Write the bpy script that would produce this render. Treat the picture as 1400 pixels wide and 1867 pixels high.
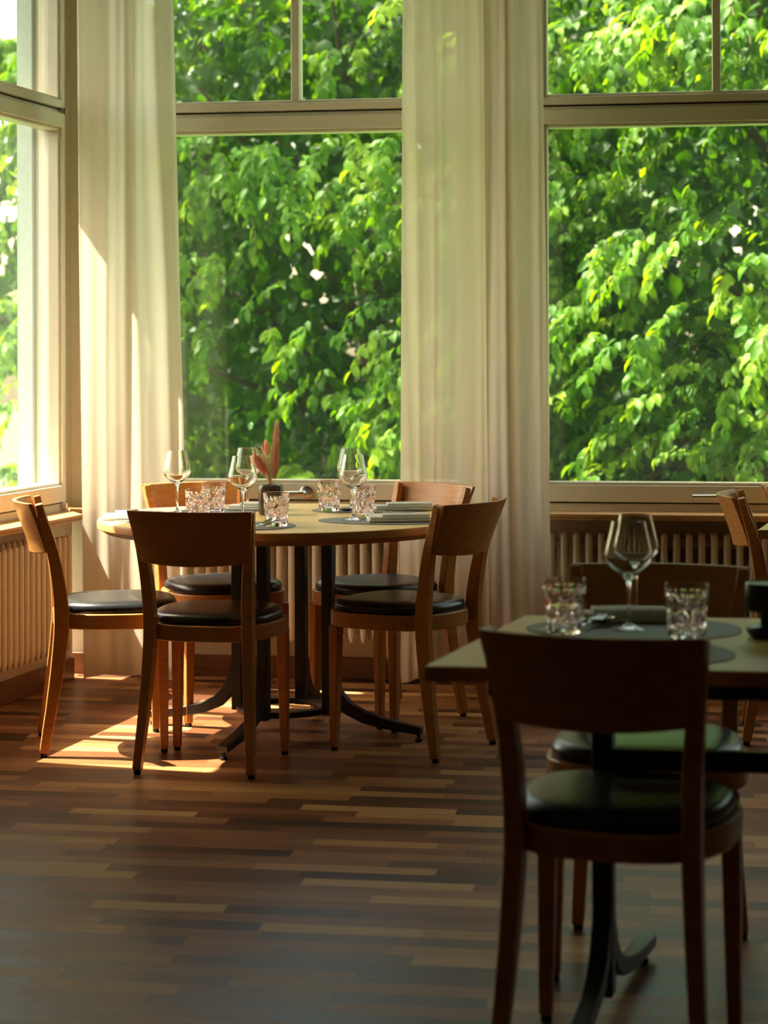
import bpy, bmesh, math, random
import numpy as np
from mathutils import Vector, Matrix

S = bpy.context.scene
for o in list(bpy.data.objects): bpy.data.objects.remove(o)
COL = S.collection

# ------------------------------------------------------------------ camera
CAMH = 1.29
cam = bpy.data.cameras.new('camera'); camo = bpy.data.objects.new('camera', cam); COL.objects.link(camo)
camo.matrix_world = Matrix.Translation((0, 0, CAMH)) @ Matrix.Rotation(math.radians(90), 4, 'X') @ Matrix.Rotation(-0.003, 4, 'Z')
cam.sensor_fit = 'HORIZONTAL'; cam.sensor_width = 24; cam.lens = 24 * 3700 / 1400
cam.shift_y = -293 / 1400; cam.clip_start = .05; cam.clip_end = 300
cam.dof.use_dof = True; cam.dof.focus_distance = 6.6; cam.dof.aperture_fstop = 3.6
S.camera = camo

# ------------------------------------------------------------------ world, sun, exposure
W = bpy.data.worlds.new('world'); S.world = W; W.use_nodes = True
wn = W.node_tree; wn.nodes.clear()
sky = wn.nodes.new('ShaderNodeTexSky'); sky.sky_type = 'NISHITA'; sky.sun_disc = False
SUN_EL = 60.5
SUN_TR = Vector((.957 * math.cos(math.radians(SUN_EL)), -.29 * math.cos(math.radians(SUN_EL)), -math.sin(math.radians(SUN_EL)))).normalized()
sky.sun_elevation = math.radians(SUN_EL); sky.sun_rotation = math.radians(-75)
sky.air_density = 1.0; sky.dust_density = 3.0
bg = wn.nodes.new('ShaderNodeBackground'); bg.inputs['Strength'].default_value = .42
wo = wn.nodes.new('ShaderNodeOutputWorld')
tint = wn.nodes.new('ShaderNodeMix'); tint.data_type = 'RGBA'; tint.blend_type = 'MULTIPLY'; tint.inputs[0].default_value = 1; tint.inputs[7].default_value = (1.0, .84, .60, 1)
wn.links.new(sky.outputs[0], tint.inputs[6]); wn.links.new(tint.outputs[2], bg.inputs[0]); wn.links.new(bg.outputs[0], wo.inputs[0])
sl = bpy.data.lights.new('sun', 'SUN'); sl.energy = 12.0; sl.angle = math.radians(.6); sl.color = (1, .90, .74)
so = bpy.data.objects.new('sun', sl); COL.objects.link(so)
so.rotation_mode = 'QUATERNION'; so.rotation_quaternion = SUN_TR.to_track_quat('-Z', 'Y')
so.location = (-8, 10, 12)
S.view_settings.view_transform = 'Standard'; S.view_settings.look = 'None'
S.view_settings.gamma = 1; S.view_settings.use_curve_mapping = False
S.view_settings.exposure = 1.55

# ------------------------------------------------------------------ materials
def newmat(name):
    m = bpy.data.materials.new(name); m.use_nodes = True
    nt = m.node_tree; nt.nodes.clear()
    out = nt.nodes.new('ShaderNodeOutputMaterial')
    return m, nt, out
def N(nt, t, **kw):
    n = nt.nodes.new(t)
    for k, v in kw.items():
        if k in n.inputs: n.inputs[k].default_value = v
        else: setattr(n, k, v)
    return n
def rgb(c): return (c[0], c[1], c[2], 1)
def plain(name, col, rough=.5, metal=0, spec=.5, noise=.06, nscale=20, bump=0.0, coat=0):
    m, nt, out = newmat(name)
    b = N(nt, 'ShaderNodeBsdfPrincipled'); b.inputs['Roughness'].default_value = rough
    b.inputs['Metallic'].default_value = metal; b.inputs['Specular IOR Level'].default_value = spec
    b.inputs['Coat Weight'].default_value = coat
    tc = N(nt, 'ShaderNodeTexCoord'); ns = N(nt, 'ShaderNodeTexNoise'); ns.inputs['Scale'].default_value = nscale; ns.inputs['Detail'].default_value = 4
    nt.links.new(tc.outputs['Object'], ns.inputs['Vector'])
    r = N(nt, 'ShaderNodeValToRGB')
    r.color_ramp.elements[0].position = .3; r.color_ramp.elements[1].position = .7
    r.color_ramp.elements[0].color = rgb([c * (1 - noise) for c in col]); r.color_ramp.elements[1].color = rgb([min(1, c * (1 + noise)) for c in col])
    nt.links.new(ns.outputs[0], r.inputs[0]); nt.links.new(r.outputs[0], b.inputs['Base Color'])
    if bump:
        bp = N(nt, 'ShaderNodeBump'); bp.inputs['Strength'].default_value = bump; bp.inputs['Distance'].default_value = .002
        nt.links.new(ns.outputs[0], bp.inputs['Height']); nt.links.new(bp.outputs[0], b.inputs['Normal'])
    nt.links.new(b.outputs[0], out.inputs[0]); return m
def wood(name, c1, c2, rough=.35, axis=(1, 12, 12), scale=6, spec=.4):
    m, nt, out = newmat(name)
    b = N(nt, 'ShaderNodeBsdfPrincipled'); b.inputs['Roughness'].default_value = rough; b.inputs['Specular IOR Level'].default_value = spec
    tc = N(nt, 'ShaderNodeTexCoord'); mp = N(nt, 'ShaderNodeMapping'); mp.inputs['Scale'].default_value = axis
    nt.links.new(tc.outputs['Object'], mp.inputs['Vector'])
    n1 = N(nt, 'ShaderNodeTexNoise'); n1.inputs['Scale'].default_value = scale; n1.inputs['Detail'].default_value = 6; n1.inputs['Distortion'].default_value = .6
    nt.links.new(mp.outputs[0], n1.inputs['Vector'])
    r = N(nt, 'ShaderNodeValToRGB'); r.color_ramp.elements[0].position = .3; r.color_ramp.elements[1].position = .72
    r.color_ramp.elements[0].color = rgb(c1); r.color_ramp.elements[1].color = rgb(c2)
    nt.links.new(n1.outputs[0], r.inputs[0]); nt.links.new(r.outputs[0], b.inputs['Base Color'])
    bp = N(nt, 'ShaderNodeBump'); bp.inputs['Strength'].default_value = .08; bp.inputs['Distance'].default_value = .001
    nt.links.new(n1.outputs[0], bp.inputs['Height']); nt.links.new(bp.outputs[0], b.inputs['Normal'])
    nt.links.new(b.outputs[0], out.inputs[0]); return m
def glassmat(name, col=(1, 1, 1), rough=0.0, ior=1.48):
    m, nt, out = newmat(name)
    g = N(nt, 'ShaderNodeBsdfGlass'); g.inputs['Color'].default_value = rgb(col); g.inputs['Roughness'].default_value = rough; g.inputs['IOR'].default_value = ior
    nt.links.new(g.outputs[0], out.inputs[0]); return m
def panemat(name='window_glass', d0=.003, d1=.010):
    m, nt, out = newmat(name)
    ge = N(nt, 'ShaderNodeNewGeometry')
    dt = N(nt, 'ShaderNodeVectorMath', operation='DOT_PRODUCT'); nt.links.new(ge.outputs['Normal'], dt.inputs[0]); nt.links.new(ge.outputs['Incoming'], dt.inputs[1])
    ab = N(nt, 'ShaderNodeMath', operation='ABSOLUTE'); nt.links.new(dt.outputs['Value'], ab.inputs[0])
    su = N(nt, 'ShaderNodeMath', operation='SUBTRACT'); su.inputs[0].default_value = 1; nt.links.new(ab.outputs[0], su.inputs[1])
    pw = N(nt, 'ShaderNodeMath', operation='POWER'); pw.inputs[1].default_value = 5; nt.links.new(su.outputs[0], pw.inputs[0])
    ml = N(nt, 'ShaderNodeMath', operation='MULTIPLY_ADD'); ml.inputs[1].default_value = .95; ml.inputs[2].default_value = .045; nt.links.new(pw.outputs[0], ml.inputs[0])
    tr = N(nt, 'ShaderNodeBsdfTransparent'); tr.inputs[0].default_value = (.95, .98, .955, 1)
    gl = N(nt, 'ShaderNodeBsdfGlossy'); gl.inputs['Roughness'].default_value = 0.0
    mx = N(nt, 'ShaderNodeMixShader'); nt.links.new(ml.outputs[0], mx.inputs[0]); nt.links.new(tr.outputs[0], mx.inputs[1]); nt.links.new(gl.outputs[0], mx.inputs[2])
    df = N(nt, 'ShaderNodeBsdfTranslucent'); df.inputs[0].default_value = (.8, .85, .8, 1)
    ns = N(nt, 'ShaderNodeTexNoise'); ns.inputs['Scale'].default_value = 3; ns.inputs['Detail'].default_value = 5
    mr = N(nt, 'ShaderNodeMapRange'); mr.inputs['To Min'].default_value = d0; mr.inputs['To Max'].default_value = d1
    tc = N(nt, 'ShaderNodeTexCoord'); nt.links.new(tc.outputs['Object'], ns.inputs['Vector']); nt.links.new(ns.outputs[0], mr.inputs['Value'])
    m2 = N(nt, 'ShaderNodeMixShader'); nt.links.new(mr.outputs[0], m2.inputs[0]); nt.links.new(mx.outputs[0], m2.inputs[1]); nt.links.new(df.outputs[0], m2.inputs[2])
    nt.links.new(m2.outputs[0], out.inputs[0]); return m
def curtainmat(name, trans, col):
    m, nt, out = newmat(name)
    tc = N(nt, 'ShaderNodeTexCoord'); mp = N(nt, 'ShaderNodeMapping'); mp.inputs['Scale'].default_value = (160, 160, 3)
    nt.links.new(tc.outputs['Object'], mp.inputs['Vector'])
    ns = N(nt, 'ShaderNodeTexNoise'); ns.inputs['Scale'].default_value = 1; ns.inputs['Detail'].default_value = 2; nt.links.new(mp.outputs[0], ns.inputs['Vector'])
    r = N(nt, 'ShaderNodeValToRGB'); r.color_ramp.elements[0].color = rgb([c * .95 for c in col]); r.color_ramp.elements[1].color = rgb(col)
    nt.links.new(ns.outputs[0], r.inputs[0])
    d = N(nt, 'ShaderNodeBsdfDiffuse'); t = N(nt, 'ShaderNodeBsdfTranslucent'); p = N(nt, 'ShaderNodeBsdfTransparent')
    nt.links.new(r.outputs[0], d.inputs[0]); nt.links.new(r.outputs[0], t.inputs[0])
    a = N(nt, 'ShaderNodeMixShader'); a.inputs[0].default_value = .52; nt.links.new(d.outputs[0], a.inputs[1]); nt.links.new(t.outputs[0], a.inputs[2])
    b = N(nt, 'ShaderNodeMixShader'); b.inputs[0].default_value = trans; nt.links.new(a.outputs[0], b.inputs[1]); nt.links.new(p.outputs[0], b.inputs[2])
    nt.links.new(b.outputs[0], out.inputs[0]); return m
def leafmat(name, c1, c2, c3):
    m, nt, out = newmat(name)
    tc = N(nt, 'ShaderNodeTexCoord'); ns = N(nt, 'ShaderNodeTexNoise'); ns.inputs['Scale'].default_value = 2.3; ns.inputs['Detail'].default_value = 5; ns.inputs['Roughness'].default_value = .7
    nt.links.new(tc.outputs['Object'], ns.inputs['Vector'])
    r = N(nt, 'ShaderNodeValToRGB'); r.color_ramp.elements[0].position = .32; r.color_ramp.elements[1].position = .7
    e = r.color_ramp.elements.new(.5); e.color = rgb(c2)
    r.color_ramp.elements[0].color = rgb(c1); r.color_ramp.elements[-1].color = rgb(c3)
    nt.links.new(ns.outputs[0], r.inputs[0])
    b = N(nt, 'ShaderNodeBsdfPrincipled'); b.inputs['Roughness'].default_value = .5; b.inputs['Specular IOR Level'].default_value = .22
    nt.links.new(r.outputs[0], b.inputs['Base Color'])
    t = N(nt, 'ShaderNodeBsdfTranslucent')
    hs = N(nt, 'ShaderNodeHueSaturation'); hs.inputs['Hue'].default_value = .475; hs.inputs['Saturation'].default_value = 1.1; hs.inputs['Value'].default_value = 2.2
    nt.links.new(r.outputs[0], hs.inputs['Color']); nt.links.new(hs.outputs[0], t.inputs[0])
    a = N(nt, 'ShaderNodeMixShader'); a.inputs[0].default_value = .45; nt.links.new(b.outputs[0], a.inputs[1]); nt.links.new(t.outputs[0], a.inputs[2])
    nt.links.new(a.outputs[0], out.inputs[0]); return m
def floormat():
    m, nt, out = newmat('strip_parquet'); L = nt.links
    tc = N(nt, 'ShaderNodeTexCoord'); mp = N(nt, 'ShaderNodeMapping'); mp.inputs['Rotation'].default_value = (0, 0, math.radians(8.8))
    L.new(tc.outputs['Object'], mp.inputs['Vector'])
    sp = N(nt, 'ShaderNodeSeparateXYZ'); L.new(mp.outputs[0], sp.inputs[0])
    def mth(op, a, b=None, c=None):
        n = N(nt, 'ShaderNodeMath', operation=op)
        for i, v in enumerate((a, b, c)):
            if v is None: continue
            if isinstance(v, (int, float)): n.inputs[i].default_value = v
            else: L.new(v, n.inputs[i])
        return n.outputs[0]
    ry = mth('DIVIDE', sp.outputs['Y'], .066); row = mth('FLOOR', ry); fy = mth('FRACT', ry)
    w1 = N(nt, 'ShaderNodeTexWhiteNoise', noise_dimensions='1D'); L.new(row, w1.inputs['W'])
    row2 = mth('ADD', row, 37.3); w2 = N(nt, 'ShaderNodeTexWhiteNoise', noise_dimensions='1D'); L.new(row2, w2.inputs['W'])
    ln = mth('MULTIPLY_ADD', w1.outputs['Value'], .20, .30)
    rx = mth('ADD', mth('DIVIDE', sp.outputs['X'], ln), mth('MULTIPLY', w2.outputs['Value'], 9.0))
    cell = mth('FLOOR', rx); fx = mth('FRACT', rx)
    cb = N(nt, 'ShaderNodeCombineXYZ'); L.new(row, cb.inputs[0]); L.new(cell, cb.inputs[1])
    w3 = N(nt, 'ShaderNodeTexWhiteNoise', noise_dimensions='2D'); L.new(cb.outputs[0], w3.inputs['Vector'])
    r = N(nt, 'ShaderNodeValToRGB'); cr = r.color_ramp; cr.interpolation = 'LINEAR'
    cols = [(0, (.050, .022, .012)), (.16, (.105, .038, .016)), (.38, (.20, .070, .025)), (.6, (.27, .105, .038)), (.8, (.37, .165, .060)), (1, (.52, .28, .11))]
    cr.elements[0].position = 0; cr.elements[0].color = rgb(cols[0][1]); cr.elements[1].position = 1; cr.elements[1].color = rgb(cols[-1][1])
    for p, c in cols[1:-1]: e = cr.elements.new(p); e.color = rgb(c)
    L.new(w3.outputs['Value'], r.inputs[0])
    mp2 = N(nt, 'ShaderNodeMapping'); mp2.inputs['Scale'].default_value = (3, 60, 1); L.new(mp.outputs[0], mp2.inputs['Vector'])
    va = N(nt, 'ShaderNodeVectorMath', operation='ADD'); L.new(mp2.outputs[0], va.inputs[0]); L.new(w3.outputs['Color'], va.inputs[1])
    ns = N(nt, 'ShaderNodeTexNoise'); ns.inputs['Scale'].default_value = 2; ns.inputs['Detail'].default_value = 6; L.new(va.outputs[0], ns.inputs['Vector'])
    gr = N(nt, 'ShaderNodeMapRange'); gr.inputs['From Min'].default_value = .3; gr.inputs['From Max'].default_value = .7; gr.inputs['To Min'].default_value = .75; gr.inputs['To Max'].default_value = 1.15; L.new(ns.outputs[0], gr.inputs['Value'])
    # seams
    e1 = mth('LESS_THAN', fy, .025); e2 = mth('LESS_THAN', fx, .006); sm = mth('MAXIMUM', e1, e2); sf = mth('MULTIPLY_ADD', sm, -.45, 1.0)
    k = mth('MULTIPLY', gr.outputs[0], sf)
    vm = N(nt, 'ShaderNodeVectorMath', operation='SCALE'); L.new(r.outputs[0], vm.inputs[0]); L.new(k, vm.inputs['Scale'])
    b = N(nt, 'ShaderNodeBsdfPrincipled'); L.new(vm.outputs[0], b.inputs['Base Color'])
    rr = mth('MULTIPLY_ADD', w3.outputs['Value'], .10, .36); L.new(rr, b.inputs['Roughness']); b.inputs['Specular IOR Level'].default_value = .28
    L.new(b.outputs[0], out.inputs[0]); return m

M = {}
M['frame'] = plain('cream_window_paint', (.66, .585, .45), .38, noise=.02)
M['wall'] = plain('cream_wall_plaster', (.64, .55, .41), .75, noise=.04, nscale=40, bump=.1)
M['room'] = plain('warm_grey_plaster', (.30, .26, .21), .8, noise=.04)
M['ceil'] = plain('ceiling_plaster', (.60, .56, .48), .8, noise=.03)
M['out'] = plain('sage_render', (.52, .60, .54), .8, noise=.05, nscale=60)
M['gap'] = plain('dark_gasket', (.03, .028, .025), .7)
M['rad'] = plain('radiator_enamel', (.66, .56, .40), .35, noise=.02)
M['beech'] = wood('beech_wood', (.47, .185, .05), (.62, .275, .085), .33, (4, 4, 30), 5)
M['beechx'] = wood('beech_wood_back', (.47, .185, .05), (.62, .275, .085), .33, (3, 14, 32), 4)
M['sill'] = wood('oak_sill', (.50, .24, .08), (.66, .36, .14), .35, (1.5, 20, 20), 4)
M['top'] = wood('maple_tabletop', (.72, .44, .13), (.88, .59, .21), .38, (2, 18, 18), 3)
M['edge'] = wood('tabletop_edge', (.46, .20, .07), (.60, .29, .11), .4, (3, 3, 30), 5)
M['base'] = wood('baseboard_wood', (.13, .05, .02), (.22, .09, .04), .35, (2, 2, 30), 5)
M['leather'] = plain('black_leather', (.014, .015, .017), .30, noise=.2, nscale=60, bump=.12, spec=.55)
M['black'] = plain('black_metal', (.012, .013, .015), .38, noise=.1, spec=.5)
M['steel'] = plain('steel', (.62, .61, .58), .22, metal=1, noise=.03)
M['mat'] = plain('grey_leather_mat', (.120, .104, .078), .55, noise=.08, nscale=90, bump=.1)
M['linen'] = curtainmat('white_linen', 0.0, (.90, .89, .86)); M['linen'].node_tree.nodes['Mix Shader'].inputs[0].default_value = .35
M['vase'] = plain('dark_stoneware', (.10, .078, .060), .14, noise=.3, nscale=14, spec=.6)
M['mill'] = plain('matt_black_ceramic', (.010, .011, .011), .3)
M['glass'] = glassmat('clear_glass', (.995, 1, .995))
M['pink'] = glassmat('rose_cut_glass', (.998, .955, .968), 0.0, 1.5)
M['pane'] = panemat(); M['pane_haze'] = panemat('hazed_window_glass', .007, .016)  # second glass: stronger translucent mix puts a pale haze over the left panes
M['cur1'] = curtainmat('cream_sheer_left', .27, (.92, .85, .73))
M['cur2'] = curtainmat('cream_sheer', .32, (.92, .82, .68))
M['cur3'] = curtainmat('cream_voile', .06, (.90, .81, .70))
M['floor'] = floormat()
M['leaf'] = leafmat('broad_leaf', (.022, .085, .003), (.060, .165, .006), (.27, .40, .035))  # outer leaves: young yellow-green, with sunlit highlights also raised in the colour
M['leafd'] = leafmat('shaded_leaf', (.006, .032, .002), (.014, .060, .003), (.035, .105, .006))  # inner leaves: darker copy of the leaf colour standing in for shade
M['bark'] = plain('bark', (.09, .06, .04), .9, noise=.3, nscale=9)
M['grass'] = plain('lawn', (.06, .16, .03), .9, noise=.3, nscale=3)
M['ppink'] = plain('dried_pink', (.95, .46, .38), .9, noise=.25, nscale=90)
M['pbrown'] = plain('dried_brown', (.64, .40, .29), .9, noise=.3, nscale=120)
M['pstraw'] = plain('dried_straw', (.80, .66, .46), .9, noise=.2, nscale=90)
M['ppink'] = curtainmat('dried_pink', 0, (.97, .50, .42)); M['pbrown'] = curtainmat('dried_brown', 0, (.74, .46, .33)); M['pstraw'] = curtainmat('dried_straw', 0, (.88, .74, .52))
M['berry'] = plain('dark_berry', (.02, .015, .015), .4)

# ------------------------------------------------------------------ mesh helpers
def finish(ob, mat, parent=None, smooth=True, bevel=0, seg=2, ang=35):
    ob.data.materials.append(mat)
    if smooth:
        ob.data.polygons.foreach_set('use_smooth', [True] * len(ob.data.polygons))
    COL.objects.link(ob)
    if parent: ob.parent = parent
    if bevel:
        b = ob.modifiers.new('bevel', 'BEVEL'); b.width = bevel; b.segments = seg; b.limit_method = 'ANGLE'; b.angle_limit = math.radians(30)
        b.harden_normals = True
    elif smooth:
        ob.data.set_sharp_from_angle(angle=math.radians(ang))
    return ob
def obj(name, vf, mat, parent=None, **kw):
    me = bpy.data.meshes.new(name); me.from_pydata(vf[0], [], vf[1]); me.update()
    bm = bmesh.new(); bm.from_mesh(me); bmesh.ops.recalc_face_normals(bm, faces=bm.faces); bm.to_mesh(me); bm.free()
    return finish(bpy.data.objects.new(name, me), mat, parent, **kw)
def join(*parts):
    V, F = [], []
    for v, f in parts:
        k = len(V); V += [tuple(p) for p in v]; F += [tuple(i + k for i in q) for q in f]
    return V, F
def box(x0, x1, y0, y1, z0, z1):
    v = [(x, y, z) for x in (x0, x1) for y in (y0, y1) for z in (z0, z1)]
    return v, [(0, 1, 3, 2), (4, 6, 7, 5), (0, 4, 5, 1), (2, 3, 7, 6), (0, 2, 6, 4), (1, 5, 7, 3)]
def lathe(prof, n=32, cx=0, cy=0, closed=False, cap=True):
    V, F = [], []
    m = len(prof)
    for r, z in prof:
        for i in range(n):
            a = 2 * math.pi * i / n; V.append((cx + r * math.cos(a), cy + r * math.sin(a), z))
    for j in range(m - 1 + (1 if closed else 0)):
        j2 = (j + 1) % m
        for i in range(n):
            i2 = (i + 1) % n; F.append((j * n + i, j * n + i2, j2 * n + i2, j2 * n + i))
    if cap and not closed:
        F.append(tuple(range(n))[::-1]); F.append(tuple((m - 1) * n + i for i in range(n)))
    return V, F
def tube(pts, rad, n=8, cap=True):
    pts = [Vector(p) for p in pts]; V, F = [], []
    if not isinstance(rad, (list, tuple)): rad = [rad] * len(pts)
    up = None
    for k, p in enumerate(pts):
        t = (pts[min(k + 1, len(pts) - 1)] - pts[max(k - 1, 0)]).normalized()
        if up is None:
            up = Vector((0, 0, 1)) if abs(t.z) < .9 else Vector((1, 0, 0))
        a = (up - t * up.dot(t)).normalized(); b = t.cross(a); up = a
        for i in range(n):
            an = 2 * math.pi * i / n; V.append(tuple(p + (a * math.cos(an) + b * math.sin(an)) * rad[k]))
    for k in range(len(pts) - 1):
        for i in range(n):
            i2 = (i + 1) % n; F.append((k * n + i, k * n + i2, (k + 1) * n + i2, (k + 1) * n + i))
    if cap: F.append(tuple(range(n))[::-1]); F.append(tuple((len(pts) - 1) * n + i for i in range(n)))
    return V, F
def sweep_box(pts, ws, ds, side=(1, 0, 0)):
    """rectangular section swept along pts; ws along 'side', ds across"""
    pts = [Vector(p) for p in pts]; V, F = [], []; side = Vector(side).normalized()
    for k, p in enumerate(pts):
        t = (pts[min(k + 1, len(pts) - 1)] - pts[max(k - 1, 0)]).normalized()
        s = (side - t * side.dot(t)).normalized(); d = t.cross(s)
        w = ws[k] / 2; h = ds[k] / 2
        for a, b in ((-w, -h), (w, -h), (w, h), (-w, h)): V.append(tuple(p + s * a + d * b))
    for k in range(len(pts) - 1):
        for i in range(4):
            i2 = (i + 1) % 4; F.append((k * 4 + i, k * 4 + i2, (k + 1) * 4 + i2, (k + 1) * 4 + i))
    F.append((3, 2, 1, 0)); n = (len(pts) - 1) * 4; F.append((n, n + 1, n + 2, n + 3)); return V, F
def interp(ctrl, n):
    """smooth interpolation of control rows (first column = parameter)"""
    ts = [c[0] for c in ctrl]; out = []
    for k in range(n):
        t = ts[0] + (ts[-1] - ts[0]) * k / (n - 1)
        i = max(j for j in range(len(ts) - 1) if ts[j] <= t + 1e-9)
        u = (t - ts[i]) / (ts[i + 1] - ts[i]); row = []
        for c in range(1, len(ctrl[0])):
            p0 = ctrl[max(i - 1, 0)][c]; p1 = ctrl[i][c]; p2 = ctrl[i + 1][c]; p3 = ctrl[min(i + 2, len(ts) - 1)][c]
            row.append(.5 * ((2 * p1) + (-p0 + p2) * u + (2 * p0 - 5 * p1 + 4 * p2 - p3) * u * u + (-p0 + 3 * p1 - 3 * p2 + p3) * u ** 3))
        out.append((t, *row))
    return out
def prism(outline, levels):
    """levels: list of (z, inset_scale_fn or scale) stacked outlines; outline list of (x,y)"""
    V, F = [], []; n = len(outline)
    for z, f in levels:
        for x, y in outline:
            q = f(x, y) if callable(f) else (x * f, y * f)
            V.append((q[0], q[1], z))
    for k in range(len(levels) - 1):
        for i in range(n):
            i2 = (i + 1) % n; F.append((k * n + i, k * n + i2, (k + 1) * n + i2, (k + 1) * n + i))
    F.append(tuple(range(n))[::-1]); F.append(tuple((len(levels) - 1) * n + i for i in range(n)))
    return V, F
def empty(name, loc, rz=0, label=None, cat=None, group=None):
    e = bpy.data.objects.new(name, None); COL.objects.link(e); e.location = loc; e.rotation_euler = (0, 0, rz); e.empty_display_size = .1
    if label: tag(e, label, cat, group)
    return e
def tag(o, label, cat, group=None):
    o['label'] = label; o['category'] = cat
    if group: o['group'] = group
    return o
def struct(o): o['kind'] = 'structure'; return o
def dup(root, loc, rz, label, group=None, rest=None):
    r = root.copy(); COL.objects.link(r); r.location = loc; r.rotation_euler = (0, 0, rz); r['label'] = label
    if group: r['group'] = group
    for ch in list(root.children):
        c = ch.copy(); COL.objects.link(c); c.parent = r
        for g in ch.children:
            d = g.copy(); COL.objects.link(d); d.parent = c
    return r

# ------------------------------------------------------------------ room shell
UB = math.atan2(-.153, .988)                    # direction of the back wall
UL = math.atan2(.966, .259)                     # direction of the left wall (towards its corner)
BW = Matrix.Translation((-.393, 8.07, 0)) @ Matrix.Rotation(UB, 4, 'Z')      # local y = outwards
LW = Matrix.Translation((-1.274, 8.04, 0)) @ Matrix.Rotation(UL, 4, 'Z')
def place(o, Mx): o.matrix_world = Mx; return o
CEIL = 3.3
PLAN = [(-1.36, 8.28), (5.3, 7.25), (5.3, -3.1), (-4.4, -3.1)]
fl = struct(obj('floor', prism(PLAN, [(-.2, 1), (0, 1)]), M['floor'], smooth=False))
cl = struct(obj('ceiling', prism(PLAN, [(CEIL, 1), (CEIL + .2, 1)]), M['ceil'], smooth=False))
TH = .13
def wallbox(*a): return box(*a)
# back wall: apron below the sills, head above, piers between the windows
bwalls = [box(-.95, 6.2, -.03, TH, 0, .655), box(-.95, 6.2, -.03, TH, 3.12, CEIL)]
for a, b in ((-.95, -.655), (.757, .982), (2.408, 2.633), (4.06, 6.2)): bwalls.append(box(a, b, -.03, TH, .655, 3.12))
place(struct(obj('wall_back', join(*bwalls), M['wall'], smooth=False)), BW)
lwalls = [box(-12, .02, -.03, TH, 0, .655), box(-12, .02, -.03, TH, 3.12, CEIL), box(-12, -1.585, -.03, TH, .655, 3.12), box(-.003, .30, .02, TH, .655, 3.12)]
place(struct(obj('wall_left', join(*lwalls), M['wall'], smooth=False)), LW)
struct(obj('wall_right', box(5.2, 5.4, -3, 8, 0, CEIL), M['room'], smooth=False))
struct(obj('wall_rear', box(-5.5, 5.4, -3.2, -3, 0, CEIL), M['room'], smooth=False))
# baseboards
place(struct(obj('baseboard_back', box(-.9, 5.6, -.05, -.03, 0, .085), M['base'], bevel=.004)), BW)
place(struct(obj('baseboard_left', box(-10, 0, -.05, -.03, 0, .085), M['base'], bevel=.004)), LW)
# added, unseen slab outside above the left windows, cuts off the high sun
place(struct(obj('trim_1', join(box(-6, .6, TH, .60, 3.25, 3.43)), M['out'], smooth=False)), LW)

def window(idx, x0, x1, Mx, handle_x=None, mull=True, hinge=False):
    """x0..x1 glass width in wall coordinates; y=0 is the glass plane"""
    w = struct(empty('window_%d' % idx, (0, 0, 0))); w.matrix_world = Mx
    fo = .063                                    # outer frame + sash beside the glass
    a, b = x0 - fo, x1 + fo
    yf = -.042
    fr = [box(a, a + .022, yf, .07, .665, 3.11), box(b - .022, b, yf, .07, .665, 3.11), box(a, b, yf, .07, .665, .70), box(a, b, yf, .07, 3.085, 3.12),
          box(a, b, yf + .002, .07, 2.222, 2.236)]
    obj('outer_frame', join(*fr), M['frame'], w, bevel=.002)
    obj('gasket', join(box(a + .018, b - .018, -.030, .05, 2.236, 2.242), box(a + .02, b - .02, -.030, .05, .699, .706), box(a + .0215, a + .0245, -.04, .05, .7, 3.09), box(b - .0245, b - .0215, -.04, .05, .7, 3.09)), M['gap'], w, smooth=False)
    def sash(z0, z1, g0, g1, name):
        y0 = -.056
        l, r = a + .024, b - .024
        parts = [box(l, x0 - .012, y0, .045, z0, z1), box(x1 + .012, r, y0, .045, z0, z1), box(x0 - .013, x1 + .013, y0 - .0005, .045, z0, g0 - .012), box(x0 - .013, x1 + .013, y0 - .0005, .045, g1 + .012, z1)]
        s = obj(name, join(*parts), M['frame'], w, bevel=.003)
        bd = [box(x0 - .013, x0, y0 + .012, .02, g0 - .012, g1 + .012), box(x1, x1 + .013, y0 + .012, .02, g0 - .012, g1 + .012), box(x0, x1, y0 + .012, .02, g0 - .012, g0), box(x0, x1, y0 + .012, .02, g1, g1 + .012)]
        obj('glazing_bead', join(*bd), M['frame'], s, bevel=.004)
        obj('pane', box(x0 - .005, x1 + .005, -.004, .004, g0 - .005, g1 + .005), M['pane_haze' if hinge else 'pane'], s, smooth=False)
        return s
    s1 = sash(.706, 2.222, .783, 2.154, 'lower_sash')
    s2 = sash(2.242, 3.08, 2.284, 3.02, 'upper_sash')
    if mull:
        xm = (x0 + x1) / 2
        obj('mullion', join(box(xm - .016, xm + .016, -.045, .04, 2.28, 3.03)), M['frame'], w, bevel=.005)
    if handle_x is not None:
        h = obj('handle', join(([(x, y - .0, z) for x, y, z in rot_x(lathe([(.0, 0), (.025, 0), (.026, .008), (.022, .010), (0, .010)], 28, cap=False))[0]], lathe([(.0, 0), (.025, 0), (.026, .008), (.022, .010), (0, .010)], 28, cap=False)[1]),
                               tube([(0, 0, 0), (0, -.030, 0), (-.006, -.042, -.001), (-.02, -.046, -.002), (-.07, -.046, -.003), (-.135, -.046, -.004)], [.009, .009, .0095, .0098, .0098, .0098], 14)), M['steel'], w)
        h.location = (handle_x, -.056, .735)
    if hinge:
        for z in (2.23, .69):
            obj('hinge', join(box(b - .05, b - .012, -.064, -.045, z - .006, z + .006), tube([(b - .045, -.066, z - .012), (b - .045, -.066, z + .012)], .006, 10)), M['steel'], w, smooth=True)
    return w
def rot_x(vf):   # lathe axis z -> -y
    return [(x, -z, y) for x, y, z in vf[0]], vf[1]
window(1, -1.53, -.133 + .0, LW, None, hinge=True)
window(2, -.589, .692, BW, .095)
window(3, 1.047, 2.343, BW, 1.735)
window(4, 2.698, 3.99, BW, None)
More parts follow.
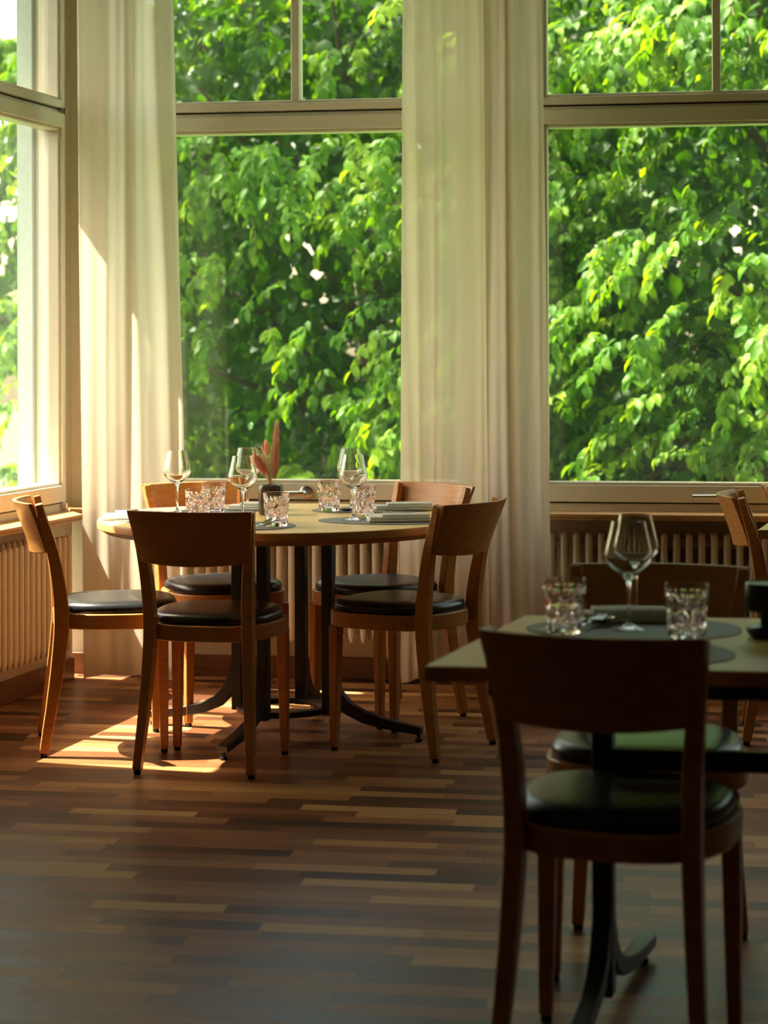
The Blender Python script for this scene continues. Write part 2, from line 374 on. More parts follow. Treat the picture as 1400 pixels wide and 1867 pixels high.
# outer reveals painted pale sage
def reveal(idx, x0, x1, Mx):
    a, b = x0 - .065, x1 + .065
    place(struct(obj('trim_%d' % idx, join(box(b - .055, b + .03, .072, .135, .60, 3.15), box(a - .03, a + .055, .072, .135, .60, 3.15), box(a, b, .072, .17, .62, .735)), M['out'], smooth=False)), Mx)
reveal(2, -1.53, -.133, LW); reveal(3, -.589, .692, BW); reveal(4, 1.047, 2.343, BW)
# small screw caps on the corner post
place(struct(obj('trim_5', join(*[tube([(.022, -.031, z), (.022, -.029, z)], .003, 8) for z in (.79, 1.16, 1.53, 1.9, 2.27)]), M['gap'])), BW @ Matrix.Translation((-.925, 0, 0)))

# window sills: boards laid in wall coordinates
def sill(name, x0, x1, Mx, label, front, m0=0, m1=0):
    """grooved boards; m0 / m1 shear the ends so the two sills meet at the corner"""
    parts = []; k = front / -.262
    def strip(ya, yb, za, zt):
        def e0(y): return x0 + m0 * (y + .04) / (front + .04)
        def e1(y): return x1 + m1 * (y + .04) / (front + .04)
        parts.append(prism([(e0(ya), ya), (e1(ya), ya), (e1(yb), yb), (e0(yb), yb)], [(za, 1), (zt, 1)]))
    for (ya, yb, zt) in ((-.145, -.04, .672), (-.235, -.150, .675), (-.262, -.239, .676)):
        strip(ya * k, min(yb * k, -.04), .655, zt)
    strip(front, -.03, .653, .668)
    o = obj(name, join(*parts), M['sill'], bevel=.0025); place(o, Mx); tag(o, label, 'window sill'); return o
sill('window_sill', -.90, 5.2, BW, 'long orange wooden window sill under the two back windows', -.262, .10, 0)
sill('window_sill', -3.2, -.06, LW, 'sunlit wooden window sill of grooved boards under the left side window', -.215, 0, -.24)

# ------------------------------------------------------------------ radiators
def radiator(x0, x1, Mx, label, pitch=.047, dy=0):
    r = empty('radiator', (0, 0, 0)); r.matrix_world = Mx @ Matrix.Translation((0, dy, 0)); tag(r, label, 'radiator', 'cream column radiators under the windows')
    n = int(round((x1 - x0) / pitch)); yc0, yc1 = -.190, -.095
    path = []
    me = None
    for i in range(n):
        if me is None:
            parts = []
            for y in (yc0, yc1):
                ctr = [(0, y, .165), (0, y, .185), (0, y, .215), (0, y, .38), (0, y, .583), (0, y, .593), (0, y, .5985)]
                parts.append(tube(ctr, [.006, .0125, .0138, .0138, .0138, .0122, .0065], 12))
            parts.append(box(-.0105, .0105, yc0, yc1, .195, .235)); parts.append(box(-.0105, .0105, yc0, yc1, .535, .578))
            c = obj('column', join(*parts), M['rad'], r, ang=60); me = c.data
        else:
            c = bpy.data.objects.new('column', me); COL.objects.link(c); c.parent = r
        c.location = (x0 + i * pitch, 0, 0)
    ym = (yc0 + yc1) / 2
    obj('header_pipe', join(tube([(x0 - .012, ym, .557), (x0 + n * pitch, ym, .557)], .017, 12), tube([(x0 - .012, ym, .214), (x0 + n * pitch, ym, .214)], .017, 12)), M['rad'], r)
    obj('wall_bracket', join(box(x0 + .1, x1 - .1, -.060, -.0535, .19, .24), box(x0 + .3, x0 + .32, -.13, -.058, .20, .23)), M['rad'], r, smooth=False)
    return r
radiator(-.455, .62, BW, 'cream column radiator behind the oval table, under the middle window')
radiator(1.07, 2.36, BW, 'cream column radiator under the right window, behind the front table')
radiator(-1.55, -.26, LW, 'cream column radiator on the left wall, behind the leftmost chair', dy=.022)

# ------------------------------------------------------------------ chair
def seat_outline(off=0, n=72):
    pts = []
    for i in range(n):
        a = 2 * math.pi * i / n; c, s = math.cos(a), math.sin(a); e = 2 / 2.75
        x = math.copysign(abs(c) ** e, c); y = math.copysign(abs(s) ** e, s)
        yy = y * (.207 - off) + .008
        w = .192 + .026 * ((yy + .2) / .4)
        pts.append((x * (w - off), yy))
    return pts
def make_chair():
    t = empty('dining_chair', (0, 0, 0))
    o0 = seat_outline(0); o1 = seat_outline(.02)
    obj('seat_frame', prism(o0, [(.402, 1), (.452, 1)]), M['beechx'], t, bevel=.005)
    oc = seat_outline(.010)
    lv = [(.452, .985), (.458, 1.0), (.468, 1.0), (.477, .98), (.483, .94), (.487, .86), (.489, .7), (.4895, .4)]
    obj('cushion', prism(oc, lv), M['leather'], t, ang=80)
    for sx in (-1, 1):
        ctrl = [(0, .181, -.232, .027, .030), (.18, .169, -.204, .030, .038), (.34, .160, -.182, .033, .046), (.44, .157, -.175, .034, .048), (.56, .160, -.186, .034, .042), (.68, .170, -.210, .032, .033), (.808, .186, -.247, .026, .024)]
        rows = interp(ctrl, 22)
        L = sweep_box([(sx * r[1], r[2], max(r[0], .012)) for r in rows], [r[3] for r in rows], [r[4] for r in rows])
        lg = obj('leg', L, M['beech'], t, bevel=.004)
        obj('glide', lathe([(.010, 0), (.0115, .004), (.0115, .010), (.008, .013)], 16, sx * .181, -.232), M['black'], lg)
        F = sweep_box([(sx * .181, .150, .012), (sx * .178, .148, .2), (sx * .176, .146, .405)], [.025, .031, .036], [.025, .031, .036])
        lg = obj('leg', F, M['beech'], t, bevel=.004)
        obj('glide', lathe([(.010, 0), (.0115, .004), (.0115, .010), (.008, .013)], 16, sx * .181, .150), M['black'], lg)
    # curved back panel behind the stiles
    V, F = [], []; nx, nz = 28, 8; th = .014
    for side in (0, 1):
        for j in range(nz + 1):
            v = j / nz; z = .650 + .160 * v
            hw = .176 + .022 * v
            yb = -.2015 - .0555 * v ** 1.1
            for i in range(nx + 1):
                u = 2 * i / nx - 1
                y = yb - .006 - .050 * (1 - u * u) - (th if side else 0) - .003
                zz = z - (.0 if j else .010 * (1 - u * u)) 
                V.append((u * hw, y, zz))
    n1 = (nx + 1) * (nz + 1)
    for j in range(nz):
        for i in range(nx):
            a = j * (nx + 1) + i; F.append((a, a + 1, a + nx + 2, a + nx + 1)); b = a + n1; F.append((b, b + nx + 1, b + nx + 2, b + 1))
    for i in range(nx):
        F.append((i, i + n1, i + 1 + n1, i + 1)); a = nz * (nx + 1) + i; F.append((a, a + 1, a + 1 + n1, a + n1))
    for j in range(nz):
        a = j * (nx + 1); F.append((a, a + nx + 1, a + nx + 1 + n1, a + n1)); a += nx; F.append((a, a + n1, a + nx + 1 + n1, a + nx + 1))
    obj('backrest', (V, F), M['beechx'], t, bevel=.003)
    return t
proto = make_chair(); first_chair = [True]
def chair(x, y, fx, fy, label, group):
    rz = math.atan2(-fx, fy)
    if first_chair[0]:
        first_chair[0] = False; proto.location = (x, y, 0); proto.rotation_euler = (0, 0, rz); tag(proto, label, 'chair', group); return proto
    return dup(proto, (x, y, 0), rz, label, group)
GR = 'beech chairs around the round table'
chair(-.53, 6.39, .22, .975, 'beech chair with its back to the viewer, nearest at the round table', GR)
chair(-.892, 6.686, .983, .184, 'leftmost beech chair at the round table, seen from the side beside the left radiator', GR)
chair(-.583, 7.205, .45, -.89, 'beech chair on the window side of the round table, behind the left wine glasses', GR)
chair(-.018, 7.16, -.77, -.64, 'beech chair behind the round table, its bright orange back in front of the middle curtain', GR)
chair(.06, 6.635, -.84, .54, 'beech chair at the right end of the round table, backrest turned to the viewer', GR)
chair(.434, 3.708, .31, .95, 'dark foreground chair with its back to the viewer, at the front table', 'beech chairs at the front table')
chair(.555, 4.266, -.22, -.975, 'chair facing the viewer behind the front table, green sheen on its seat', 'beech chairs at the front table')
chair(1.44, 6.77, .985, -.17, 'side-on beech chair at the right edge of the photo, below the window handle', 'beech chairs at the back right table')
chair(1.68, 7.20, .75, -.66, 'beech chair at the right photo edge, partly hidden behind the side-on chair', 'beech chairs at the back right table')
chair(-.845, 3.16, -.05, 1, 'dark chair mostly outside the left photo edge, a black seat sliver showing', 'beech chairs at the front table')

# ------------------------------------------------------------------ tables
TZ = .73
def foot_mesh(cx, cy, ang, L=.36):
    d = Vector((math.cos(ang), math.sin(ang), 0)); side = Vector((-d.y, d.x, 0)); c = Vector((cx, cy, 0))
    prof = [(0, .26, .030), (.012, .19, .040), (.035, .135, .044), (.075, .095, .042), (.13, .070, .038), (.2, .054, .034), (.28, .043, .030), (L, .036, .026)]
    pts = [c + d * r + Vector((0, 0, z)) for r, z, _ in prof]
    return sweep_box(pts, [.036, .036, .036, .035, .034, .034, .036, .040], [p[2] for p in prof], side)
def glide(x, y): return lathe([(.011, 0), (.013, .004), (.012, .010), (.006, .012), (.006, .030)], 14, x, y)
def oval_table():
    C = (-.345, 6.87)
    t = empty('round_table', (C[0], C[1], 0), 0, 'round light wood table with black iron base, laid with glasses by the middle window', 'table')
    n = 96; R = .622; out = [(R * math.cos(2 * math.pi * i / n), R * math.sin(2 * math.pi * i / n)) for i in range(n)]
    obj('edge_band', prism(out, [(TZ - .042, .955), (TZ - .024, 1), (TZ - .003, 1), (TZ - .0012, .998)]), M['edge'], t, bevel=0, ang=40)
    obj('tabletop', prism(out, [(TZ - .012, .992), (TZ, .992)]), M['top'], t, smooth=False)
    fr = obj('under_plate', join(box(-.25, .25, -.03, .03, TZ - .058, TZ - .041), box(-.03, .03, -.25, .25, TZ - .0585, TZ - .0415)), M['black'], t, bevel=.002)
    for a in (-20, 70, 160, 250):
        ar = math.radians(a); x, y = .165 * math.cos(ar), .165 * math.sin(ar)
        c = obj('column', sweep_box([(x, y, .07), (x, y, .30), (x, y, TZ - .05)], [.038] * 3, [.038] * 3, (-math.sin(ar), math.cos(ar), 0)), M['black'], t, bevel=.004)
        f = obj('foot', foot_mesh(x, y, ar, .33), M['black'], c, bevel=.005)
        f2 = obj('glide', glide(x + .32 * math.cos(ar), y + .32 * math.sin(ar)), M['black'], c)
    obj('base_ring', lathe([(.128, .075), (.158, .075), (.158, .095), (.128, .095)], 56, closed=True), M['black'], t, bevel=.003)
    return t
oval_table()
def rect_table(name, p0, e1, e2, label, beamz=.505, cols=None):
    """p0 near left corner, e1 along the front edge, e2 along the side edge (vectors)"""
    c = Vector(p0) + (Vector(e1) + Vector(e2)) / 2
    t = empty(name, (c.x, c.y, 0), 0, label, 'table')
    e1, e2 = Vector(e1), Vector(e2)
    def P(u, v): q = e1 * (u - .5) + e2 * (v - .5); return q.x, q.y
    q = [P(0, 0), P(1, 0), P(1, 1), P(0, 1)]
    obj('edge_band', prism(q, [(TZ - .028, 1), (TZ - .001, 1)]), M['edge'], t, bevel=.002)
    obj('tabletop', prism([(x * .996, y * .996) for x, y in q], [(TZ - .008, 1), (TZ, 1)]), M['top'], t, smooth=False)
    d2 = e2.normalized(); a2 = math.atan2(d2.y, d2.x); L2 = e2.length
    # rails below the top
    rl = []
    for v in (.10, .90):
        a, b = P(.08, v), P(.92, v); rl.append(sweep_box([(a[0], a[1], TZ - .046), (b[0], b[1], TZ - .046)], [.03, .03], [.034, .034], (0, 0, 1)))
    obj('rail', join(*rl), M['black'], t, bevel=.002)
    pc = []
    for k, u in enumerate((.205, .795)):
        x, y = P(u, .47); pc.append((x, y))
        co = obj('column', sweep_box([(x, y, .05), (x, y, TZ - .06)], [.040] * 2, [.040] * 2, (d2.x, d2.y, 0)), M['black'], t, bevel=.005)
        a, b = P(u, .12), P(u, .88)
        obj('top_bracket', sweep_box([(a[0], a[1], TZ - .047), (b[0], b[1], TZ - .047)], [.034] * 2, [.036] * 2, (0, 0, 1)), M['black'], co, bevel=.002)
        for s in (0, math.pi):
            obj('foot', foot_mesh(x, y, a2 + s, .44 if s == 0 else .40), M['black'], co, bevel=.005)
            obj('glide', glide(x + .39 * math.cos(a2 + s), y + .39 * math.sin(a2 + s)), M['black'], co)
    obj('stretcher', sweep_box([(pc[0][0], pc[0][1], beamz), (pc[1][0], pc[1][1], beamz)], [.040] * 2, [.022] * 2, (0, 0, 1)), M['black'], t, bevel=.003)
    return t
rect_table('dining_table', (.069, 3.61), (1.191, -.147), (.227, .69), 'blurred square-cornered wooden table in the right foreground, dark chair pushed up to it')
rect_table('dining_table', (1.16, 6.32), (1.19, -.12), (.25, .80), 'wooden table corner at the right edge of the photo, beneath the window handle')

# ------------------------------------------------------------------ table ware
def glass_profile():
    o = [(.0355, 0), (.0358, .0012), (.030, .0032), (.012, .0065), (.0052, .012), (.0040, .022), (.0037, .06), (.0040, .088), (.0062, .099), (.016, .107), (.031, .118), (.0435, .130), (.0485, .141), (.0478, .152), (.0435, .170), (.0385, .191), (.0330, .217)]
    i = [(.0322, .2172), (.0376, .191), (.0426, .170), (.0469, .152), (.0474, .141), (.0425, .131), (.030, .1195), (.015, .1095), (.004, .1065), (.0004, .106)]
    return [(.0004, 0)] + o + i
def wine():
    return obj('wine_glass', lathe(glass_profile(), 48, cap=True), M['glass'], None, ang=60)
def tumbler():
    H = .106; n = 80; m = 34; V, F = [], []
    def R(z): return .0355 + (.0435 - .0355) * (z / H)
    def tri(t): t = t - math.floor(t); return 1 - abs(2 * t - 1)
    for j in range(m + 1):
        z = H * j / m
        for i in range(n):
            a = 2 * math.pi * i / n; r = R(z)
            if .008 < z < .090:
                u = i / n * 8; w = (z - .008) / .082 * 1.5
                g = max(tri(u + w) ** 4, tri(u - w) ** 4, .7 * tri(u) ** 6, .6 * tri(w * 2) ** 6)
                r -= .0042 * g
            elif z <= .008: r -= .0008 * (1 - z / .008) - .0
            V.append((r * math.cos(a), r * math.sin(a), z))
    base = len(V)
    for k, z in enumerate([H + .0006, H, H * .9, H * .7, H * .5, H * .3, .016, .0135]):
        for i in range(n):
            a = 2 * math.pi * i / n; r = (R(min(z, H)) - (.0012 if k == 0 else .0022 if z > .09 else .0062)) * (1 if k < 7 else .8)
            V.append((r * math.cos(a), r * math.sin(a), z))
    rows = m + 1 + 8
    for j in range(rows - 1):
        for i in range(n):
            i2 = (i + 1) % n; F.append((j * n + i, j * n + i2, (j + 1) * n + i2, (j + 1) * n + i))
    F.append(tuple(range(n))[::-1]); F.append(tuple((rows - 1) * n + i for i in range(n)))
    return obj('tumbler', (V, F), M['pink'], None, ang=22)
GW, GT = 'wine glasses on the tables', 'rose cut-glass tumblers on the tables'
wproto = wine(); tproto = tumbler(); used = {'w': False, 't': False}
MT = TZ + .0022
def putw(x, y, label, z=MT):
    if not used['w']: o = wproto; used['w'] = True
    else: o = wproto.copy(); COL.objects.link(o)
    o.location = (x, y, z); tag(o, label, 'wine glass', GW)
def putt(x, y, label, rz=0, z=MT):
    if not used['t']: o = tproto; used['t'] = True
    else: o = tproto.copy(); COL.objects.link(o)
    o.location = (x, y, z); o.rotation_euler = (0, 0, rz); tag(o, label, 'tumbler', GT)
putw(-.717, 7.02, 'leftmost empty wine glass on the round table, in front of the left curtain')
putw(-.464, 6.65, 'empty wine glass beside the dark vase, the nearer of the overlapping pair')
putw(-.487, 7.22, 'empty wine glass behind another, closest to the pink dried flowers')
putw(-.103, 6.72, 'empty wine glass at the right place setting, beside the white napkin')
putw(-.118, 7.14, 'empty wine glass mostly hidden behind the front right glass of the round table')
putw(.488, 4.06, 'blurred wine glass on the front table, the nearer of its two')
putw(.522, 4.225, 'blurred wine glass on the front table, standing behind the nearer one')
putt(-.612, 6.66, 'pink cut-glass tumbler lowest behind the near chair back, left of the others', .2)
putt(-.587, 6.98, 'pink cut-glass tumbler between the two left wine glasses, in front of the chair back', .5)
putt(-.346, 6.50, 'pink cut-glass tumbler behind a spoon, in front of the dark vase', .9)
putt(-.195, 7.12, 'pink cut-glass tumbler standing furthest back, just right of the vase', .1)
putt(-.072, 6.82, 'pink cut-glass tumbler right behind the front right wine glass of the round table', .6)
putt(.356, 4.02, 'blurred pink cut-glass tumbler on the front table, left of the wine glasses', .3)
putt(.583, 3.92, 'blurred pink cut-glass tumbler on the front table, right of the wine glasses', .8)

# place mats: egg shaped leather
def matshape(a=.215, b=.155):
    pts = []
    for i in range(64):
        t = 2 * math.pi * i / 64; c, s = math.cos(t), math.sin(t)
        pts.append((a * math.copysign(abs(c) ** .9, c), b * math.copysign(abs(s) ** .9, s) * (1 + .14 * c)))
    return pts
mproto = obj('place_mat', prism(matshape(), [(0, 1), (.0018, 1)]), M['mat'], None, smooth=False); mu = [False]
GM = 'grey leather place mats'
def putm(x, y, deg, label, s=1.0):
    if not mu[0]: o = mproto; mu[0] = True
    else: o = mproto.copy(); COL.objects.link(o)
    o.location = (x, y, TZ + .0002); o.rotation_euler = (0, 0, math.radians(deg)); tag(o, label, 'place mat', GM)
# napkins
def napkin_mesh():
    parts = []
    def layer(x0, x1, y0, y1, z0, z1):
        # rounded fold on the -x and -y long side
        n = 8; prof = []
        h = (z1 - z0) / 2; zc = (z0 + z1) / 2
        for k in range(n + 1):
            a = math.pi / 2 + math.pi * k / n; prof.append((y0 + h + h * math.cos(a), zc + h * math.sin(a)))
        for k in range(n + 1):
            a = -math.pi / 2 + math.pi * k / n; prof.append((y1 - h * .5 + h * .5 * math.cos(a), zc + h * math.sin(a)))
        V = []; F = []; xs = np.linspace(x0, x1, 9)
        for q, x in enumerate(xs):
            for y, z in prof: V.append((x, y + .0008 * math.sin(x * 60), z + (.0006 * math.sin(x * 45 + y * 30) if z > zc else 0)))
        m = len(prof)
        for q in range(len(xs) - 1):
            for i in range(m): F.append((q * m + i, q * m + (i + 1) % m, (q + 1) * m + (i + 1) % m, (q + 1) * m + i))
        F.append(tuple(range(m))[::-1]); F.append(tuple((len(xs) - 1) * m + i for i in range(m))); return V, F
    parts.append(layer(-.100, .100, -.050, .050, 0, .0085)); parts.append(layer(-.096, .101, -.043, .045, .0086, .0165)); parts.append(layer(-.056, .100, -.035, .040, .0166, .0250))
    return join(*parts)
nproto = obj('napkin', napkin_mesh(), M['linen'], None, ang=50); nu = [False]
def putn(x, y, deg, label):
    if not nu[0]: o = nproto; nu[0] = True
    else: o = nproto.copy(); COL.objects.link(o)
    o.location = (x, y, MT + .0002); o.rotation_euler = (0, 0, math.radians(deg)); tag(o, label, 'napkin', 'folded white napkins')
# cutlery
def spoon_mesh():
    V, F = [], []; nu_, nv = 14, 10
    for side, off in ((0, 0), (1, -.0012)):
        for j in range(nv + 1):
            r = j / nv
            for i in range(nu_):
                a = 2 * math.pi * i / nu_
                V.append((.030 * r * math.cos(a) * (1 + .1 * math.cos(a)), .0205 * r * math.sin(a), .010 * r * r + off + .0015))
    n1 = (nv + 1) * nu_
    for s in (0, 1):
        for j in range(nv):
            for i in range(nu_):
                i2 = (i + 1) % nu_; F.append(tuple(s * n1 + q for q in (j * nu_ + i, j * nu_ + i2, (j + 1) * nu_ + i2, (j + 1) * nu_ + i)))
    for i in range(nu_): F.append((nv * nu_ + i, nv * nu_ + (i + 1) % nu_, n1 + nv * nu_ + (i + 1) % nu_, n1 + nv * nu_ + i))
    h = sweep_box([(-.027, 0, .0105), (-.045, 0, .0125), (-.09, 0, .006), (-.13, 0, .003), (-.175, 0, .003)], [.006, .0055, .007, .010, .014], [.003, .003, .0025, .0022, .002], (0, 1, 0))
    return join((V, F), h)
def fork_mesh():
    p = [sweep_box([(.012, 0, .007), (0, 0, .006), (-.012, 0, .008), (-.04, 0, .010), (-.09, 0, .005), (-.175, 0, .003)], [.023, .021, .010, .006, .008, .014], [.002] * 6, (0, 1, 0))]
    for k in range(4):
        y = (k - 1.5) * .0062; p.append(sweep_box([(.010, y, .0072), (.030, y, .0065), (.058, y * .9, .0095)], [.0035, .003, .0016], [.002] * 3, (0, 1, 0)))
    return join(*p)
def knife_mesh():
    return join(sweep_box([(.10, 0, .006), (.06, .001, .006), (-.01, 0, .006), (-.02, 0, .006), (-.11, 0, .006)], [.003, .017, .018, .011, .013], [.0012, .0016, .002, .006, .007], (0, 1, 0)))
cp = {'spoon': obj('spoon', spoon_mesh(), M['steel'], None, ang=50), 'fork': obj('fork', fork_mesh(), M['steel'], None, bevel=.0006, seg=1), 'knife': obj('knife', knife_mesh(), M['steel'], None, bevel=.0012, seg=2)}
cu = {}
def putc(kind, x, y, deg, label, z=0, tilt=0):
    if kind not in cu: o = cp[kind]; cu[kind] = 1
    else: o = cp[kind].copy(); COL.objects.link(o)
    o.location = (x, y, MT + .0004 + z); o.rotation_euler = (0, tilt, math.radians(deg)); tag(o, label, kind, 'steel %s on the place mats' % (kind + 's' if kind != 'knife' else 'knives'))

putm(-.77, 6.83, 100, 'grey place mat at the left end of the round table')
putm(-.50, 6.50, 12, 'grey place mat behind the near chair back, under the spoon')
putm(-.66, 7.13, -30, 'grey place mat at the back left of the round table, under the leftmost glass')
putm(-.045, 7.17, 18, 'grey place mat at the back right of the round table')
putm(-.005, 6.70, -8, 'grey place mat at the right front of the round table')
putm(.50, 4.08, -3, 'blurred grey-green place mat on the far side of the front table')
putm(.43, 3.745, 8, 'blurred grey-green place mat at the near edge of the front table')
putn(-.845, 6.80, 8, 'white napkin at the left end of the round table')
putn(-.45, 7.17, -8, 'white napkin behind the left wine glass pair, in front of the vase')
putn(.045, 6.655, 6, 'white napkin nearest the right chair of the round table')
putn(.065, 7.14, 4, 'white napkin at the back right setting, in front of the orange chair back')
putn(.485, 4.20, -2, 'blurred folded napkin behind the wine glass on the front table')
putc('spoon', -.365, 6.395, 35, 'steel spoon leaning in front of a tumbler, near the table edge', .012, -.35)
putc('spoon', .02, 6.78, 130, 'steel spoon behind the white napkin at the right front setting', .006, -.1)
putc('fork', -.035, 6.765, 125, 'steel fork with its tines pointing up beside the right front napkin', .006, -.12)
putc('knife', .14, 6.69, 10, 'steel knife at the right front setting, beyond the end of the napkin')
putc('spoon', -.13, 7.08, 160, 'dark steel spoon between the two right tumblers')
putc('knife', -.60, 7.24, 20, 'steel knife at the back left setting, beside the leftmost glass')
putc('fork', .42, 4.10, 60, 'blurred steel fork beside the left tumbler on the front table', .004, -.1)
putc('spoon', .44, 4.12, 40, 'blurred steel spoon between the tumbler and napkin of the front table', .004)

# vase with dried flowers
VX, VY = -.390, 6.98
v = empty('vase', (VX, VY, TZ), 0, 'small dark square-shouldered vase in the middle of the round table', 'vase')
def sq(r, z, n=48, e=3.2):
    return [(r * math.copysign(abs(math.cos(2 * math.pi * i / n)) ** (2 / e), math.cos(2 * math.pi * i / n)), r * math.copysign(abs(math.sin(2 * math.pi * i / n)) ** (2 / e), math.sin(2 * math.pi * i / n)), z) for i in range(n)]
rows = [sq(.034, 0), sq(.041, .004), sq(.043, .012), sq(.0435, .05), sq(.043, .088), sq(.041, .098), sq(.034, .104), sq(.018, .106, e=2), sq(.015, .104, e=2), sq(.014, .06, e=2)]
VV = [p for r in rows for p in r]; FF = []
for j in range(len(rows) - 1):
    for i in range(48): FF.append((j * 48 + i, j * 48 + (i + 1) % 48, (j + 1) * 48 + (i + 1) % 48, (j + 1) * 48 + i))
FF.append(tuple(range(48))[::-1]); FF.append(tuple((len(rows) - 1) * 48 + i for i in range(48)))
obj('body', (VV, FF), M['vase'], v, ang=60)
rnd = random.Random(5)
def plume(name, p0, p1, p2, r, mat, label, nh=900, hair=.009, cat='dried flower', stem_r=.0011):
    """stem from p0 to p1, fluffy head p1..p2"""
    p0, p1, p2 = Vector(p0), Vector(p1), Vector(p2)
    t = empty(name, (VX, VY, TZ), 0, label, cat, 'dried flowers in the vase')
    obj('stem', tube([p0, p0.lerp(p1, .5), p1], [stem_r] * 3, 6), M['pstraw'], t)
    V, F = tube([p1 + (p2 - p1) * k / 8 for k in range(9)], [r * x for x in (.35, .7, .9, 1, .95, .85, .7, .45, .12)], 10)
    ax = (p2 - p1).normalized()
    for _ in range(nh):
        u = rnd.random(); c = p1.lerp(p2, u); a = rnd.random() * 6.283
        s = ax.orthogonal().normalized(); q = ax.cross(s); d = s * math.cos(a) + q * math.sin(a)
        rr = r * (1 - abs(2 * u - 1) ** 3) * .9; b = c + d * rr * .8; tip = c + d * (rr + hair * (.4 + rnd.random() * .6)) + ax * hair * (.5 + rnd.random())
        w = ax.cross(d) * .0005
        k = len(V); V += [tuple(b - w), tuple(b + w), tuple(tip)]; F.append((k, k + 1, k + 2))
    obj('head', (V, F), mat, t, smooth=False); return t
plume('pampas_grass', (.004, 0, .05), (.014, 0, .125), (.020, .0, .318), .0130, M['pbrown'], 'tall brown fluffy dried grass plume standing in the dark vase', 1500)
plume('bunny_tail', (-.003, .004, .05), (-.010, .004, .205), (-.020, .006, .252), .0085, M['ppink'], 'small pink upright dried bunny tail in the dark vase', 500, .006)
t = empty('protea', (VX, VY, TZ), 0, 'salmon pink curved dried flower leaning left out of the dark vase', 'dried flower', 'dried flowers in the vase')
obj('stem', tube([(0, -.004, .05), (-.008, -.006, .12), (-.024, -.008, .15)], .0013, 6), M['pstraw'], t)
V, F = [], []
for k in range(10):
    u = k / 9; c0 = Vector((-.020 - .038 * u, -.010, .140 + .046 * u)); c1 = Vector((-.026 - .030 * u * 1.0, -.008, .160 + .052 * u))
    rr = .0165 * math.sin(math.pi * (.12 + .8 * u)) + .002
    a, b = tube([c0 + (c1 - c0) * q / 4 for q in range(5)], [rr * x for x in (.5, .9, 1, .8, .3)], 9)
    V, F = join((V, F), (a, b))
for _ in range(500):
    u = rnd.random(); c = Vector((-.020 - .038 * u, -.010, .145 + .050 * u)); d = Vector((rnd.gauss(0, 1), rnd.gauss(0, 1), rnd.gauss(0, 1))).normalized()
    b = c + d * .010; tip = c + d * (.014 + rnd.random() * .007); w = d.orthogonal().normalized() * .0008; k = len(V); V += [tuple(b - w), tuple(b + w), tuple(tip)]; F.append((k, k + 1, k + 2))
obj('flower_head', (V, F), M['ppink'], t, smooth=False)
t = empty('straw_sprig', (VX, VY, TZ), 0, 'pale straw-coloured dried sprigs between the pink flower and brown plume', 'dried flower', 'dried flowers in the vase')
V, F = [], []
for _ in range(46):
    x1 = -.026 + rnd.gauss(0, .013); z1 = .205 + rnd.random() * .035; b = (0 + rnd.gauss(0, .003), rnd.gauss(0, .003), .06)
    a = tube([b, ((b[0] + x1) / 2 + .004, rnd.gauss(0, .004), .14), (x1, rnd.gauss(0, .008), z1)], [.0005, .0005, .0004], 4); V, F = join((V, F), a)
    for q in range(5):
        e = Vector((x1, 0, z1)) + Vector((rnd.gauss(0, .006), rnd.gauss(0, .006), rnd.gauss(0, .006))); d = Vector((rnd.gauss(0, .003), 0, .004)); k = len(V)
        V += [tuple(e), tuple(e + Vector((.0008, 0, 0))), tuple(e + d)]; F.append((k, k + 1, k + 2))
obj('sprig', (V, F), M['pstraw'], t, smooth=False)
bb = bmesh.new()
for p in ((-.036, -.018, .222), (-.033, -.018, .214), (-.040, -.018, .227)):
    bmesh.ops.create_icosphere(bb, subdivisions=2, radius=.0032, matrix=Matrix.Translation(p))
me = bpy.data.meshes.new('berry'); bb.to_mesh(me); bb.free(); finish(bpy.data.objects.new('berry', me), M['berry'], t)

# black spool-shaped candle holder on the front table
hld = empty('candle_holder', (.745, 3.955, TZ), 0, 'black spool-shaped holder cut off by the right edge, on the front table', 'candle holder')
obj('base', lathe([(.002, 0), (.030, 0), (.036, .006), (.041, .014), (.041, .019), (.036, .022), (.016, .025)], 44), M['mill'], hld, ang=40)
obj('stem', lathe([(.015, .024), (.0135, .030), (.0135, .050), (.015, .054)], 32), M['mill'], hld)
obj('cup', lathe([(.016, .052), (.040, .0525), (.0425, .057), (.0425, .104), (.041, .107), (.038, .1075), (.0365, .106), (.002, .106)], 44), M['mill'], hld, ang=40)

